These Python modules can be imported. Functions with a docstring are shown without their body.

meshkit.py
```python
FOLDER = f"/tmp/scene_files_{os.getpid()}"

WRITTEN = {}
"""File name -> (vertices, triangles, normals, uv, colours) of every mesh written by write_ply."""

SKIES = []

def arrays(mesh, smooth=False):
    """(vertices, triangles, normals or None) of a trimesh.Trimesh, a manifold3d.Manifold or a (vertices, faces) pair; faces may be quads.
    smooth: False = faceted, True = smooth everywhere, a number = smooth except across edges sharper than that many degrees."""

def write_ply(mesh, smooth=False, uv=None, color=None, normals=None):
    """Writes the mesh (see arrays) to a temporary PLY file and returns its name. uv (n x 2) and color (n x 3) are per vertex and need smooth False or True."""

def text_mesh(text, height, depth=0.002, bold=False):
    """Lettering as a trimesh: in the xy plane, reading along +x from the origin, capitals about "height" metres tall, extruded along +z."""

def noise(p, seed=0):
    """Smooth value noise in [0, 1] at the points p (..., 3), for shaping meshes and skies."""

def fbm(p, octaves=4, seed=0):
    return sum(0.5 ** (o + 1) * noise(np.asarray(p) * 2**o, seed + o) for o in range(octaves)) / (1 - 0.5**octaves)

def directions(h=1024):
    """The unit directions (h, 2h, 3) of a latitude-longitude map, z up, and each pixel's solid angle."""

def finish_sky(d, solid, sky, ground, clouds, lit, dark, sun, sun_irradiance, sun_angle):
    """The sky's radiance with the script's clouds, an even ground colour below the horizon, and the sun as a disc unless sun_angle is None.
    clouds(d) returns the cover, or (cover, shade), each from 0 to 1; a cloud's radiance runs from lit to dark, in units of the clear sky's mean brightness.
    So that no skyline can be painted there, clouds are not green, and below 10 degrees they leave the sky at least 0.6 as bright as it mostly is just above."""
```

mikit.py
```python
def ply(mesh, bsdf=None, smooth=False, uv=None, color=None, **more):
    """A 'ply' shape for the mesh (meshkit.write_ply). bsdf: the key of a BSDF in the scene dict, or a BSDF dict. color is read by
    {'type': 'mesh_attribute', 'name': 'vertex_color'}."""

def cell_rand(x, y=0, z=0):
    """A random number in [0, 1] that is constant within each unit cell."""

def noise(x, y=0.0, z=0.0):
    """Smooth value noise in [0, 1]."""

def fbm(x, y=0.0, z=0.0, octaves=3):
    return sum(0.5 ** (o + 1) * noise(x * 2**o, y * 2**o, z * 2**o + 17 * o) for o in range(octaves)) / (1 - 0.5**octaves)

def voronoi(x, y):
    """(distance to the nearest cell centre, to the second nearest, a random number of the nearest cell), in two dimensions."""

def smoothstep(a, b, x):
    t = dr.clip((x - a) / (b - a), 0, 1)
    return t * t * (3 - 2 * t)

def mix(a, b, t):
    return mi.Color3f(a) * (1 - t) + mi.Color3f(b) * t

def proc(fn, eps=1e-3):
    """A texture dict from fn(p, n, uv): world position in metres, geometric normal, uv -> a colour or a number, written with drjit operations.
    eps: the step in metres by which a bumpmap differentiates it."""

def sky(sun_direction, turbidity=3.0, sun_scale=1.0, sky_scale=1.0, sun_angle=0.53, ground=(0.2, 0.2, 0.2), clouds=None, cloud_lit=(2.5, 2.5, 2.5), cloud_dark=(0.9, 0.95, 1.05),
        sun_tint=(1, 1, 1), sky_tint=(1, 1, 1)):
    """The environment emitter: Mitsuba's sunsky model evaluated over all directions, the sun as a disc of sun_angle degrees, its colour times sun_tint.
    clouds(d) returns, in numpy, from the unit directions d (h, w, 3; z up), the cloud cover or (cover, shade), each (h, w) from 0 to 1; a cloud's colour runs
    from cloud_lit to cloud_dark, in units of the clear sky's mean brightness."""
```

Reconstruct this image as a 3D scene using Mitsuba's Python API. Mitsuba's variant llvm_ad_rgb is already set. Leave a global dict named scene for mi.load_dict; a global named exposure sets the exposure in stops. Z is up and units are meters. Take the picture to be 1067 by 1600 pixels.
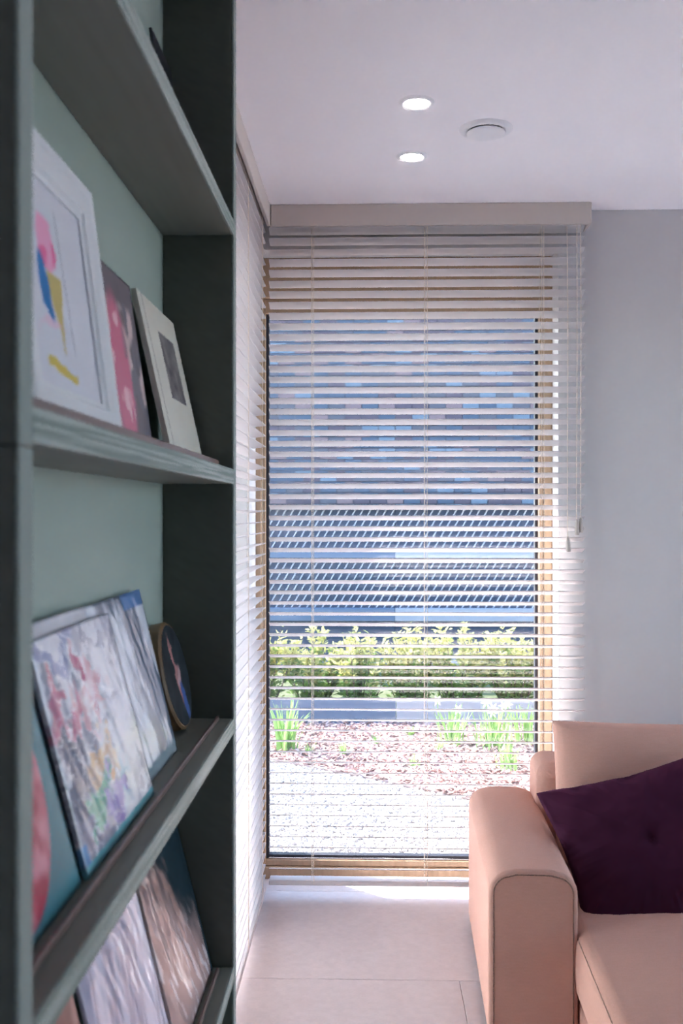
import math, random
import numpy as np, trimesh, manifold3d as m3
import mitsuba as mi, drjit as dr
import mikit, meshkit
from mikit import ply, proc, noise, fbm, voronoi, smoothstep, mix, cell_rand, sky
from shapely.geometry import Polygon, box as sbox
T = mi.ScalarTransform4f
rng = np.random.default_rng(7)
scene, labels = {}, {}

# ---------------------------------------------------------------- camera, sky, exposure
EYE = 1.38
YAW = math.radians(1.64)
scene['camera'] = {'type': 'thinlens', 'fov': 2*math.degrees(math.atan(533.5/1556)), 'fov_axis': 'x',
                   'aperture_radius': 0.0027, 'focus_distance': 3.45, 'near_clip': 0.02, 'far_clip': 500.0,
                   'to_world': T().look_at(origin=[0, 0, EYE], target=[-math.sin(YAW), math.cos(YAW), EYE], up=[0, 0, 1])}
SUN_EL, SUN_AZ = math.radians(36), math.radians(54)      # azimuth: from the depth axis towards the left
SUN = (-math.sin(SUN_AZ)*math.cos(SUN_EL), math.cos(SUN_AZ)*math.cos(SUN_EL), math.sin(SUN_EL))
scene['sky_light'] = sky(SUN, turbidity=3.0, sun_scale=1.2, sky_scale=2.5, sun_angle=0.8, ground=(0.4, 0.38, 0.36),
                         sun_tint=(0.86, 1.0, 1.32), sky_tint=(1.06, 0.98, 0.90))
exposure = 4.03

# ---------------------------------------------------------------- materials
def mat(name, d, two=True):
    scene['mat_' + name] = {'type': 'twosided', 'b': d} if two else d
    return 'mat_' + name

def pr(color, rough=0.6, **k):
    c = color if isinstance(color, dict) else {'type': 'rgb', 'value': list(color)}
    return {'type': 'principled', 'base_color': c, 'roughness': rough, **k}

def bump(d, fn, scale, eps=1e-3):
    return {'type': 'bumpmap', 'scale': scale, 'tex': proc(fn, eps), 'b': d}

M_WALL = mat('wall_paint', pr((0.565, 0.55, 0.56), 0.85))
M_CEIL = mat('ceiling_paint', pr((0.92, 0.885, 0.905), 0.9))
M_SIDE = mat('side_wall', pr((0.6, 0.58, 0.58), 0.9))
M_DARKW = mat('rear_wall', pr((0.08, 0.075, 0.075), 0.9))
def tile_col(p, n, uv):
    a = fbm(p.x*3, p.y*3, 0.0, 4); b = noise(p.x*60, p.y*60); c = noise(p.x*220, p.y*220, 3.0)
    return mix((0.62, 0.565, 0.57), (0.73, 0.68, 0.69), a)*(0.94 + 0.06*b)*(0.96 + 0.04*c)
M_TILE = mat('floor_tile', pr(proc(tile_col), 0.42, specular=0.45))
M_BOUNCE = mat('bounce_paving', pr((0.60, 0.56, 0.55), 0.9))
M_GROUT = mat('grout', pr((0.56, 0.50, 0.485), 0.9))
def wood_col(p, n, uv):
    g = fbm(p.x*90 + p.y*90, p.z*5.0, p.y*10, 3)
    return mix((0.34, 0.225, 0.14), (0.49, 0.345, 0.235), g)
M_WOOD = mat('oak_frame', pr(proc(wood_col), 0.5))
M_GASKET = mat('gasket', pr((0.02, 0.022, 0.035), 0.6))
M_GLASS = mat('window_glass', {'type': 'thindielectric', 'int_ior': 1.5}, False)
M_SLAT = mat('blind_slat', pr((0.64, 0.605, 0.61), 0.38, specular=0.4))
M_VAL = mat('blind_valance', pr((0.60, 0.53, 0.49), 0.5))
M_CORD = mat('blind_cord', pr((0.78, 0.66, 0.55), 0.8))
M_TASS = mat('tassel_wood', pr((0.44, 0.39, 0.36), 0.45))
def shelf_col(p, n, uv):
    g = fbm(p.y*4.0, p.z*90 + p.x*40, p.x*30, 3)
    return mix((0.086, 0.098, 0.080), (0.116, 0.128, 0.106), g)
M_SHELF = mat('sage_shaded', pr(proc(shelf_col), 0.5, specular=0.4))  # uprights: shade on their near faces put into a darker sage
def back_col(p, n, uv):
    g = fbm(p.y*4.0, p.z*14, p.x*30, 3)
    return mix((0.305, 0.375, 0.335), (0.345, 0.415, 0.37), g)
M_PALE = mat('sage_lit_edge', pr((0.22, 0.27, 0.245), 0.5))  # upright front edges: light from the room put into a paler sage
M_BACK = mat('sage_lit', pr(proc(back_col), 0.55, specular=0.35))  # same sage made paler: light on the back panel is in the colour
def board_col(p, n, uv):
    return mix((0.150, 0.158, 0.130), (0.195, 0.203, 0.170), fbm(p.y*4.0, p.z*90 + p.x*40, p.x*30, 3))
M_BOARD = mat('sage_lit_board', pr(proc(board_col), 0.5, specular=0.4))  # shelf boards: light from the floor put into a lighter sage
def edge_col(p, n, uv):
    g = fbm(p.y*5.0, p.z*420, p.x*160, 3)
    return mix((0.15, 0.21, 0.18), (0.33, 0.38, 0.35), smoothstep(0.35, 0.7, g))
M_EDGE = mat('worn_edge', pr(proc(edge_col), 0.45, specular=0.5))
M_LIP = mat('shelf_lip', pr((0.14, 0.09, 0.08), 0.35, specular=0.6))
M_WHITEF = mat('white_frame', pr((0.66, 0.67, 0.70), 0.4))
M_TRIMW = mat('lamp_trim', pr((0.86, 0.84, 0.86), 0.4))
M_VENTG = mat('vent_shadow', pr((0.10, 0.10, 0.11), 0.8))
def sofa_col(p, n, uv):
    g = noise(p.x*700, p.y*700, p.z*700); h = fbm(p.x*9, p.y*9, p.z*9, 3)
    w = noise(p.x*60, p.y*260, p.z*260)
    return mix((0.515, 0.29, 0.228), (0.605, 0.365, 0.298), 0.45*g + 0.3*h + 0.25*w)
M_SOFA = mat('sofa_fabric', pr(proc(sofa_col), 0.9, sheen=0.15, specular=0.12))
M_SEAM = mat('sofa_seam', pr((0.20, 0.115, 0.09), 0.9))
def velvet_col(p, n, uv):
    return mix((0.034, 0.006, 0.020), (0.052, 0.011, 0.032), fbm(p.x*14, p.y*14, p.z*14, 3))
M_VELVET = mat('purple_velvet', pr(proc(velvet_col), 0.8, sheen=0.7, sheen_tint=0.8, specular=0.1))
M_FOOT = mat('sofa_foot', pr((0.03, 0.03, 0.03), 0.5))
# outdoors
def gravel_col(p, n, uv):
    return mix((0.30, 0.285, 0.285), (0.54, 0.52, 0.52), fbm(p.x*60, p.y*60, p.z*60, 2))
M_GRAVEL = mat('gravel', pr(proc(gravel_col), 0.9))
def soil_col(p, n, uv):
    return mix((0.26, 0.18, 0.165), (0.48, 0.37, 0.35), fbm(p.x*30, p.y*30, 0.0, 3))
M_SOIL = mat('soil', pr(proc(soil_col), 0.95))
M_BARK = [mat('bark_chip_' + w, pr(c, 0.9)) for w, c in (('pale', (0.62, 0.47, 0.44)), ('red', (0.46, 0.29, 0.26)), ('dark', (0.22, 0.14, 0.13)))]
def lawn_col(p, n, uv):
    return mix((0.05, 0.065, 0.03), (0.10, 0.115, 0.05), fbm(p.x*5, p.y*5, 0.0, 4))
M_LAWN = mat('lawn', pr(proc(lawn_col), 0.95))
def leaf(name, col, tr=0.9):
    return mat(name, {'type': 'principledthin', 'base_color': {'type': 'rgb', 'value': list(col)}, 'roughness': 0.6, 'diff_trans': tr}, False)
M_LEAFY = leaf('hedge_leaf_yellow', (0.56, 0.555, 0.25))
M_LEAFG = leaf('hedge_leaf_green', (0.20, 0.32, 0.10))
M_BLADE = leaf('bulb_leaf', (0.26, 0.42, 0.15))
M_PETAL = leaf('petal', (0.88, 0.86, 0.80))
M_STEM = mat('shrub_stem', pr((0.10, 0.075, 0.05), 0.9))
M_FDARK = mat('fence_board', pr((0.036, 0.050, 0.090), 0.7))
M_FSLAT = mat('fence_lath', pr((0.38, 0.40, 0.46), 0.7))
M_FLIT = mat('fence_rail_lit', pr((0.29, 0.31, 0.37), 0.7))  # right rails and board: a veil of light painted in as paler tone
M_FSHADE = mat('fence_rail_shaded', pr((0.10, 0.14, 0.22), 0.7))  # left rails and board: shade painted in as darker tone
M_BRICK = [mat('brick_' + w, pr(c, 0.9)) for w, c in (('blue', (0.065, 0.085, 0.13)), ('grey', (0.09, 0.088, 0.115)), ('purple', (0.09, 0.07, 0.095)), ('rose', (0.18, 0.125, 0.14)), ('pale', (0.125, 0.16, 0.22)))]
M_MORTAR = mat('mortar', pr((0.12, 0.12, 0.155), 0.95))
M_RENDER = mat('dark_soffit', pr((0.13, 0.10, 0.08), 0.8))  # unseen soffit, darkened to cut the bounce onto the slats

# ---------------------------------------------------------------- helpers
def bx(x0, x1, y0, y1, z0, z1):
    m = trimesh.creation.box((x1-x0, y1-y0, z1-z0)); m.apply_translation(((x0+x1)/2, (y0+y1)/2, (z0+z1)/2)); return m

def cbox(x0, x1, y0, y1, z0, z1, c=0.002):
    """a box with chamfered edges"""
    h = []
    for sx, sy, sz in ((c, c, 0), (c, 0, c), (0, c, c)):
        h += [[a, b, d] for a in (x0+sx, x1-sx) for b in (y0+sy, y1-sy) for d in (z0+sz, z1-sz)]
    return trimesh.convex.convex_hull(np.array(h))

def join(*ms): return trimesh.util.concatenate(list(ms))

def put(key, mesh, m, smooth=False, **k):
    base, n = key, 0
    while key in scene:
        n += 1; key = f'{base}_{n:03d}'
    scene[key] = ply(mesh, m, smooth, **k); return key

def puts(key, shape, to_world):
    base, n = key, 0
    while key in scene:
        n += 1; key = f'{base}_{n:03d}'
    scene[key] = {**shape, 'to_world': to_world}; return key

def tag(key, label, category, group=None, kind=None):
    labels[key] = {'label': label, 'category': category}
    if group: labels[key]['group'] = group
    if kind: labels[key]['kind'] = kind

def struct(key, label=None):
    labels[key] = {'kind': 'structure'}
    if label: labels[key]['label'] = label

def tube(points, r, sides=8):
    p = np.asarray(points, float)
    t = np.gradient(p, axis=0); t /= np.linalg.norm(t, axis=1, keepdims=True) + 1e-12
    ref = np.where(np.abs(t[:, 2:]) < 0.9, [[0, 0, 1.0]], [[1.0, 0, 0]])
    a = np.cross(t, ref); a /= np.linalg.norm(a, axis=1, keepdims=True); b = np.cross(t, a)
    ang = np.arange(sides)*2*np.pi/sides
    rr = np.broadcast_to(np.asarray(r, float), (len(p),))
    v = p[:, None] + rr[:, None, None]*(np.cos(ang)[None, :, None]*a[:, None] + np.sin(ang)[None, :, None]*b[:, None])
    i, j = np.meshgrid(np.arange(len(p)-1), np.arange(sides), indexing='ij')
    q = np.stack([i*sides+j, i*sides+(j+1) % sides, (i+1)*sides+(j+1) % sides, (i+1)*sides+j], -1).reshape(-1, 4)
    f = np.vstack([q[:, [0, 2, 1]], q[:, [0, 3, 2]]])
    v = np.vstack([v.reshape(-1, 3), p[:1], p[-1:]]); n0, n1 = len(v)-2, len(v)-1; k = np.arange(sides); e = (len(p)-1)*sides
    f = np.vstack([f, np.stack([k*0+n0, k, (k+1) % sides], 1), np.stack([k*0+n1, e+(k+1) % sides, e+k], 1)])
    return trimesh.Trimesh(v, f, process=False)

def lathe(profile, sections=40):
    return trimesh.creation.revolve(np.array(profile, float), sections=sections)

# ---------------------------------------------------------------- room shell
CEIL, YB, XL = 2.47, 3.62, -0.43            # ceiling height, inner face of back wall, inner face of left wall
XR, YR = 3.9, -2.6                          # right wall, rear wall
WX0, WX1, WTOP = -0.43, 0.68, 2.335          # back opening
put('ceiling', bx(XL-0.33, XR+0.3, YR-0.3, 3.95, CEIL, CEIL+0.12), M_CEIL); struct('ceiling', 'plain white ceiling')
put('wall_back', join(bx(WX1, XR+0.3, YB, 3.92, -0.1, CEIL), bx(WX0, WX1, YB, 3.92, WTOP, CEIL)), M_WALL); struct('wall_back', 'plain pale wall beside the blind')
LY0, LY1 = 1.98, 3.46                       # left opening
put('wall_left', join(bx(XL-0.30, XL, YR-0.3, LY0, -0.1, CEIL), bx(XL-0.30, XL, LY1, 3.92, -0.1, CEIL), bx(XL-0.30, XL, LY0, LY1, WTOP, CEIL)), M_WALL); struct('wall_left')
put('wall_right', join(bx(XR, XR+0.3, YR-0.3, 1.1, -0.1, CEIL), bx(XR, XR+0.3, 3.5, YB, -0.1, CEIL), bx(XR, XR+0.3, 1.1, 3.5, 2.35, CEIL)), M_SIDE); struct('wall_right')
put('wall_rear', bx(XL, XR, YR-0.3, YR, -0.1, CEIL), M_DARKW); struct('wall_rear')
put('roof_overhang', bx(XL-2.30, XR+0.6, YR-0.6, 4.62, CEIL+0.12, CEIL+0.30), M_RENDER); struct('roof_overhang', 'flat roof over the room, left side widened to shade the left blind')  # unseen roof; left eave widened to keep sun off the left blind
put('floor', join(bx(XL, XR, YR, YB, -0.10, -0.006), bx(WX0, WX1, YB, 3.92, -0.10, -0.006), bx(XL-0.30, XL, LY0, LY1, -0.10, -0.006), bx(XR, XR+0.3, 1.1, 3.5, -0.10, -0.006)), M_GROUT)
struct('floor', 'large pale stone tiles')
GAP = 0.0009
tiles = {}
rows = [YR] + [2.94 + 0.6*k for k in range(-9, 1)] + [YB]
rows = sorted(set(r for r in rows if YR <= r <= YB))
for k, (y0, y1) in enumerate(zip(rows[:-1], rows[1:])):
    off = 0.263 if k % 2 == (len(rows)-3) % 2 else 0.663
    xs = [XL] + [off + 1.2*j for j in range(-3, 5) if XL+0.05 < off + 1.2*j < XR-0.05] + [XR]
    for x0, x1 in zip(xs[:-1], xs[1:]):
        w, d = round(x1-x0, 4), round(y1-y0, 4)
        if (w, d) not in tiles:
            tiles[(w, d)] = ply(cbox(-w/2+GAP, w/2-GAP, -d/2+GAP, d/2-GAP, -0.006, 0.0, 0.0008), M_TILE)
        puts('floor__tile', tiles[(w, d)], T().translate([(x0+x1)/2, (y0+y1)/2, 0]))
put('floor__tile', cbox(WX0+GAP, WX1-GAP, YB+GAP, 3.92, -0.006, 0, 0.0008), M_TILE)
put('floor__tile', cbox(XL-0.30, XL-GAP, LY0+GAP, LY1-GAP, -0.006, 0, 0.0008), M_TILE)

# window_1: full height oak glazing in the back opening
FY0, FY1 = 3.735, 3.815
def rect_frame(key, ax, a0, a1, b0, b1, z0, z1, wl, wr, wb, wt, m, c=0.003):
    """four members; ax 'x': runs along x at depth b; ax 'y': runs along y at depth b"""
    def one(n, p0, p1, q0, q1):
        put(f'{key}__{n}', cbox(p0, p1, b0, b1, q0, q1, c) if ax == 'x' else cbox(b0, b1, p0, p1, q0, q1, c), m)
    one('frame_stile', a0, a0+wl, z0, z1); one('frame_stile', a1-wr, a1, z0, z1)
    one('frame_rail', a0+wl, a1-wr, z0, z0+wb); one('frame_rail', a0+wl, a1-wr, z1-wt, z1)
rect_frame('window_1', 'x', WX0, WX1, FY0, FY1, 0.0, WTOP, 0.022, 0.030, 0.045, 0.15, M_WOOD)
SX0, SX1, SZ0, SZ1 = WX0+0.022, WX1-0.030, 0.045, WTOP-0.15
rect_frame('window_1', 'x', SX0+0.001, SX1-0.001, FY0+0.012, FY1-0.012, SZ0+0.001, SZ1-0.001, 0.014, 0.018, 0.022, 0.055, M_WOOD, 0.002)
GX0, GX1, GZ0, GZ1 = SX0+0.015, SX1-0.019, SZ0+0.023, SZ1-0.056
gy = FY0+0.03
put('window_1__gasket', join(bx(GX0, GX0+0.011, gy, gy+0.03, GZ0, GZ1), bx(GX1-0.011, GX1, gy, gy+0.03, GZ0, GZ1), bx(GX0+0.011, GX1-0.011, gy, gy+0.03, GZ0, GZ0+0.014), bx(GX0+0.011, GX1-0.011, gy, gy+0.03, GZ1-0.01, GZ1)), M_GASKET)
labels['window_1__gasket'] = {'label': 'dark blue black glazing gasket'}
put('window_1__pane', (np.array([[GX0, gy+0.015, GZ0], [GX1, gy+0.015, GZ0], [GX1, gy+0.015, GZ1], [GX0, gy+0.015, GZ1]]), np.array([[0, 1, 2], [0, 2, 3]])), M_GLASS)
struct('window_1', 'full height oak framed window behind the blind')
# window_2: the left side
rect_frame('window_2', 'y', LY0, LY1, XL-0.20, XL-0.12, 0.0, WTOP, 0.055, 0.055, 0.07, 0.20, M_WOOD)
gx = XL-0.16
put('window_2__pane', (np.array([[gx, LY0+0.055, 0.07], [gx, LY1-0.055, 0.07], [gx, LY1-0.055, WTOP-0.2], [gx, LY0+0.055, WTOP-0.2]]), np.array([[0, 1, 2], [0, 2, 3]])), M_GLASS)
struct('window_2', 'oak framed side window behind the left blind')
# window_3: the glazed opening of the right wall, outside the frame
rect_frame('window_3', 'y', 1.1, 3.5, XR+0.12, XR+0.20, 0.0, 2.35, 0.06, 0.06, 0.07, 0.07, M_WOOD)
put('window_3__mullion', cbox(XR+0.12, XR+0.20, 2.27, 2.33, 0.07, 2.28, 0.003), M_WOOD)
for a, b in ((1.16, 2.27), (2.33, 3.44)):
    put('window_3__pane', (np.array([[XR+0.16, a, 0.07], [XR+0.16, b, 0.07], [XR+0.16, b, 2.28], [XR+0.16, a, 2.28]]), np.array([[0, 1, 2], [0, 2, 3]])), M_GLASS)
struct('window_3')

# ---------------------------------------------------------------- venetian blinds
PITCH, SW, ST = 0.0382, 0.0500, 0.0028
def slat_mesh(length):
    c, h, w = 0.0007, ST/2, SW/2
    prof = Polygon([(-w+c, -h), (w-c, -h), (w, -h+c), (w, h-c), (w-c, h), (-w+c, h), (-w, h-c), (-w, -h+c)])
    m = trimesh.creation.extrude_polygon(prof, length)       # profile x,y extruded along z
    m.apply_transform(np.array([[0, 0, 1, -length/2], [1, 0, 0, 0], [0, 1, 0, 0], [0, 0, 0, 1.0]]))
    return m                                                 # along x, width along y, thickness z

BY = 3.575                                                   # depth of the back blind's centre
BX0, BX1 = -0.362, 0.762
TOPZ = 2.392
NS = 61
R = random.Random(3)
sl = ply(slat_mesh(BX1-BX0), M_SLAT)
tilt = 17.5
TILT_B = [tilt + R.uniform(-0.8, 0.8) for _ in range(NS)]
Z0 = 0.098
for k in range(NS):
    z = Z0 + PITCH*k
    a = TILT_B[k] + (-7 if k == NS-3 else 0)
    puts('back_blind__slat', sl, T().translate([(BX0+BX1)/2, BY, z]).rotate([1, 0, 0], -a).rotate([0, 1, 0], R.uniform(-0.06, 0.06)))
put('back_blind__bottom_rail', cbox(BX0, BX1, BY-0.026, BY+0.026, 0.046, 0.064, 0.003), M_SLAT)
put('back_blind__headrail', cbox(BX0+0.002, BX1-0.002, BY-0.024, BY+0.03, 2.406, CEIL-0.001, 0.002), M_VAL)
put('back_blind__valance', join(cbox(-0.352, 0.778, 3.520, 3.532, TOPZ, CEIL-0.0005, 0.002), cbox(0.767, 0.778, 3.532, YB-0.001, TOPZ, CEIL-0.0005, 0.002)), M_VAL)
labels['back_blind__valance'] = {'label': 'flat taupe pelmet board at the ceiling'}
dyi, dyo = SW/2*math.cos(math.radians(tilt))+0.0012, SW/2*math.sin(math.radians(tilt))
for x in (-0.205, 0.199, 0.612):
    ln = [tube([[x-0.0035, BY-dyi, 0.055], [x-0.0035, BY-dyi, 2.42]], 0.0008, 6), tube([[x-0.0035, BY+dyi, 0.055], [x-0.0035, BY+dyi, 2.42]], 0.0008, 6), tube([[x+0.004, BY-dyi-0.001, 0.05], [x+0.004, BY-dyi-0.001, 2.42]], 0.0009, 6)]
    for k in range(NS):
        z = Z0 + PITCH*k - 0.0022
        ln.append(tube([[x-0.0035, BY-dyi, z+dyo], [x-0.0035, BY+dyi, z-dyo]], 0.0006, 4))
    put('back_blind__ladder_cord', join(*ln), M_CORD)
def tassel(key, x, y, zt, tilt_deg=0, length=0.054):
    prof = [(0.0001, 0), (0.0045, -0.001), (0.0058, -0.006), (0.0082, -length+0.004), (0.0076, -length), (0.0001, -length)]
    m = lathe(prof[::-1], 16); m.apply_transform(trimesh.transformations.rotation_matrix(math.radians(tilt_deg), [0, 1, 0])); m.apply_translation((x, y, zt))
    return put(key, m, M_TASS, 35)
cy = 3.540-0.004
def cord(x, zb, dx=0.0):
    zs = np.linspace(2.40, zb, 12); t = np.linspace(0, 1, 12)
    return tube(np.stack([x + dx*t + 0.0015*np.sin(t*5), np.full(12, cy), zs], 1), 0.0011, 6)
c1 = put('back_blind__lift_cord', cord(0.695, 1.293, 0.003), M_CORD); tassel(c1 + '__tassel', 0.698, cy, 1.294, -3)
c2 = put('back_blind__lift_cord', cord(0.729, 1.352, 0.001), M_CORD); tassel(c2 + '__tassel', 0.731, cy, 1.353, 1)
c3 = put('back_blind__lift_cord', cord(0.742, 1.362, 0.002), M_CORD); tassel(c3 + '__tassel', 0.7455, cy+0.006, 1.361, 2)
tag('back_blind', 'white wooden venetian blind with open slats across the back window, pull cords at its right', 'blind')

LX = -0.396                                                  # left blind's centre
LB0, LB1 = 1.95, 3.545
sl2 = ply(slat_mesh(LB1-LB0), M_SLAT)
for k in range(NS):
    z = Z0 - 0.020 + PITCH*k + 0.004
    puts('left_blind__slat', sl2, T().translate([LX, (LB0+LB1)/2, z]).rotate([0, 0, 1], 90).rotate([1, 0, 0], -(7 + R.uniform(-0.8, 0.8))))
put('left_blind__bottom_rail', cbox(LX-0.026, LX+0.026, LB0, LB1, 0.030, 0.048, 0.003), M_SLAT)
put('left_blind__headrail', cbox(LX-0.03, LX+0.022, LB0, LB1, 2.406, CEIL-0.001, 0.002), M_VAL)
put('left_blind__valance', cbox(-0.366, -0.354, 1.93, 3.519, TOPZ, CEIL-0.0005, 0.002), M_VAL)
for y in (2.08, 2.62, 3.02, 3.42):
    ln = [tube([[LX+s*0.0262, y, 0.055], [LX+s*0.0262, y, 2.42]], 0.0008, 6) for s in (-1, 1)] + [tube([[LX+0.0262, y+0.006, 0.055], [LX+0.0262, y+0.006, 2.42]], 0.0008, 6)]
    put('left_blind__ladder_cord', join(*ln), M_CORD)
tag('left_blind', 'white wooden venetian blind seen edge-on along the left wall beyond the green bookcase', 'blind')

# ---------------------------------------------------------------- ceiling fittings
def downlight(key, x, y, r, label):
    z = CEIL
    ring = lathe([(r-0.004, -0.001), (r-0.004, -0.004), (r, -0.006), (r+0.007, -0.003), (r+0.009, 0.0), (r-0.004, 0.0)], 48); ring.apply_translation((x, y, z))
    put(key + '__trim', ring, M_TRIMW, 40)
    d = lathe([(0.0001, -0.0045), (r*0.6, -0.004), (r-0.0035, -0.002), (r-0.0035, -0.0008), (0.0001, -0.0008)], 40); d.apply_translation((x, y, z))
    scene[key + '__diffuser'] = {**ply(d, None, 30), 'emitter': {'type': 'area', 'radiance': {'type': 'rgb', 'value': [LAMP*1.0, LAMP*0.93, LAMP*0.86]}}}
    labels[key + '__diffuser'] = {'label': 'glowing white lens'}
    tag(key, label, 'ceiling light')
LAMP = 1.0
downlight('downlight', 0.124, 2.655, 0.039, 'round lit downlight in the ceiling, the larger and higher of the two beside the vent')
downlight('downlight_001', 0.128, 3.055, 0.039, 'round lit downlight in the ceiling, the smaller and lower of the two, nearer the blind')
vx, vy = 0.330, 2.845
rim = lathe([(0.046, 0.0), (0.050, -0.006), (0.060, -0.010), (0.070, -0.007), (0.077, -0.001), (0.077, 0.0)], 56); rim.apply_translation((vx, vy, CEIL))
put('ceiling_vent__rim', rim, M_TRIMW, 40)
neck = lathe([(0.0001, -0.001), (0.046, -0.001), (0.046, 0.0), (0.0001, 0.0)], 40); neck.apply_translation((vx, vy, CEIL))
put('ceiling_vent__throat', neck, M_VENTG, 40)
disc = lathe([(0.0001, -0.0165), (0.030, -0.017), (0.050, -0.0155), (0.0545, -0.0125), (0.052, -0.0095), (0.008, -0.0085), (0.008, -0.001), (0.0001, -0.001)], 56); disc.apply_translation((vx, vy, CEIL))
put('ceiling_vent__disc', disc, M_TRIMW, 40)
tag('ceiling_vent', 'round white air vent with a hanging centre disc in the ceiling, right of the downlights', 'vent')

# ---------------------------------------------------------------- bookcase
SF, SB = -0.257, -0.388                                      # front edge and face of the back panel
Y0, Y1 = 0.723, 1.905
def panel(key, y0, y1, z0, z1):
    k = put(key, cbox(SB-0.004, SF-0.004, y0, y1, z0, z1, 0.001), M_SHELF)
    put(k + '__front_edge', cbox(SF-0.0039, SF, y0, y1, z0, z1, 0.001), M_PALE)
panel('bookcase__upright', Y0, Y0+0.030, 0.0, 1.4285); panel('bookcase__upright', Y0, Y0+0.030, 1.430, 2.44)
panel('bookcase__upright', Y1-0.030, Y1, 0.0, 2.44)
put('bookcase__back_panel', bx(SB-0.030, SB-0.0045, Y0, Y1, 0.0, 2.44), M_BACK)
labels['bookcase__back_panel'] = {'label': 'sage back panel with light painted into its paler tone'}
SHELVES = [0.05, 0.520, 0.990, 1.461, 1.931, 2.40]
for i, zt in enumerate(SHELVES):
    a, b = Y0+0.0305, Y1-0.0305
    s = put('bookcase__shelf', cbox(SB-0.004, SF-0.003, a, b, zt-0.028, zt, 0.001), M_BOARD)
    put(s + '__front_edge', cbox(SF-0.0029, SF, a, b, zt-0.028, zt, 0.0008), M_EDGE)
    if i < 5:
        put(s + '__lip', cbox(SF-0.030, SF-0.025, a, b-0.02, zt, zt+(0.016 if i == 3 else 0.009), 0.0012), M_LIP)
        labels[s + '__lip'] = {'label': 'thin brown retaining strip'}
tag('bookcase', 'sage green painted bookcase with shallow display ledges filling the left side', 'bookcase')

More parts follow.
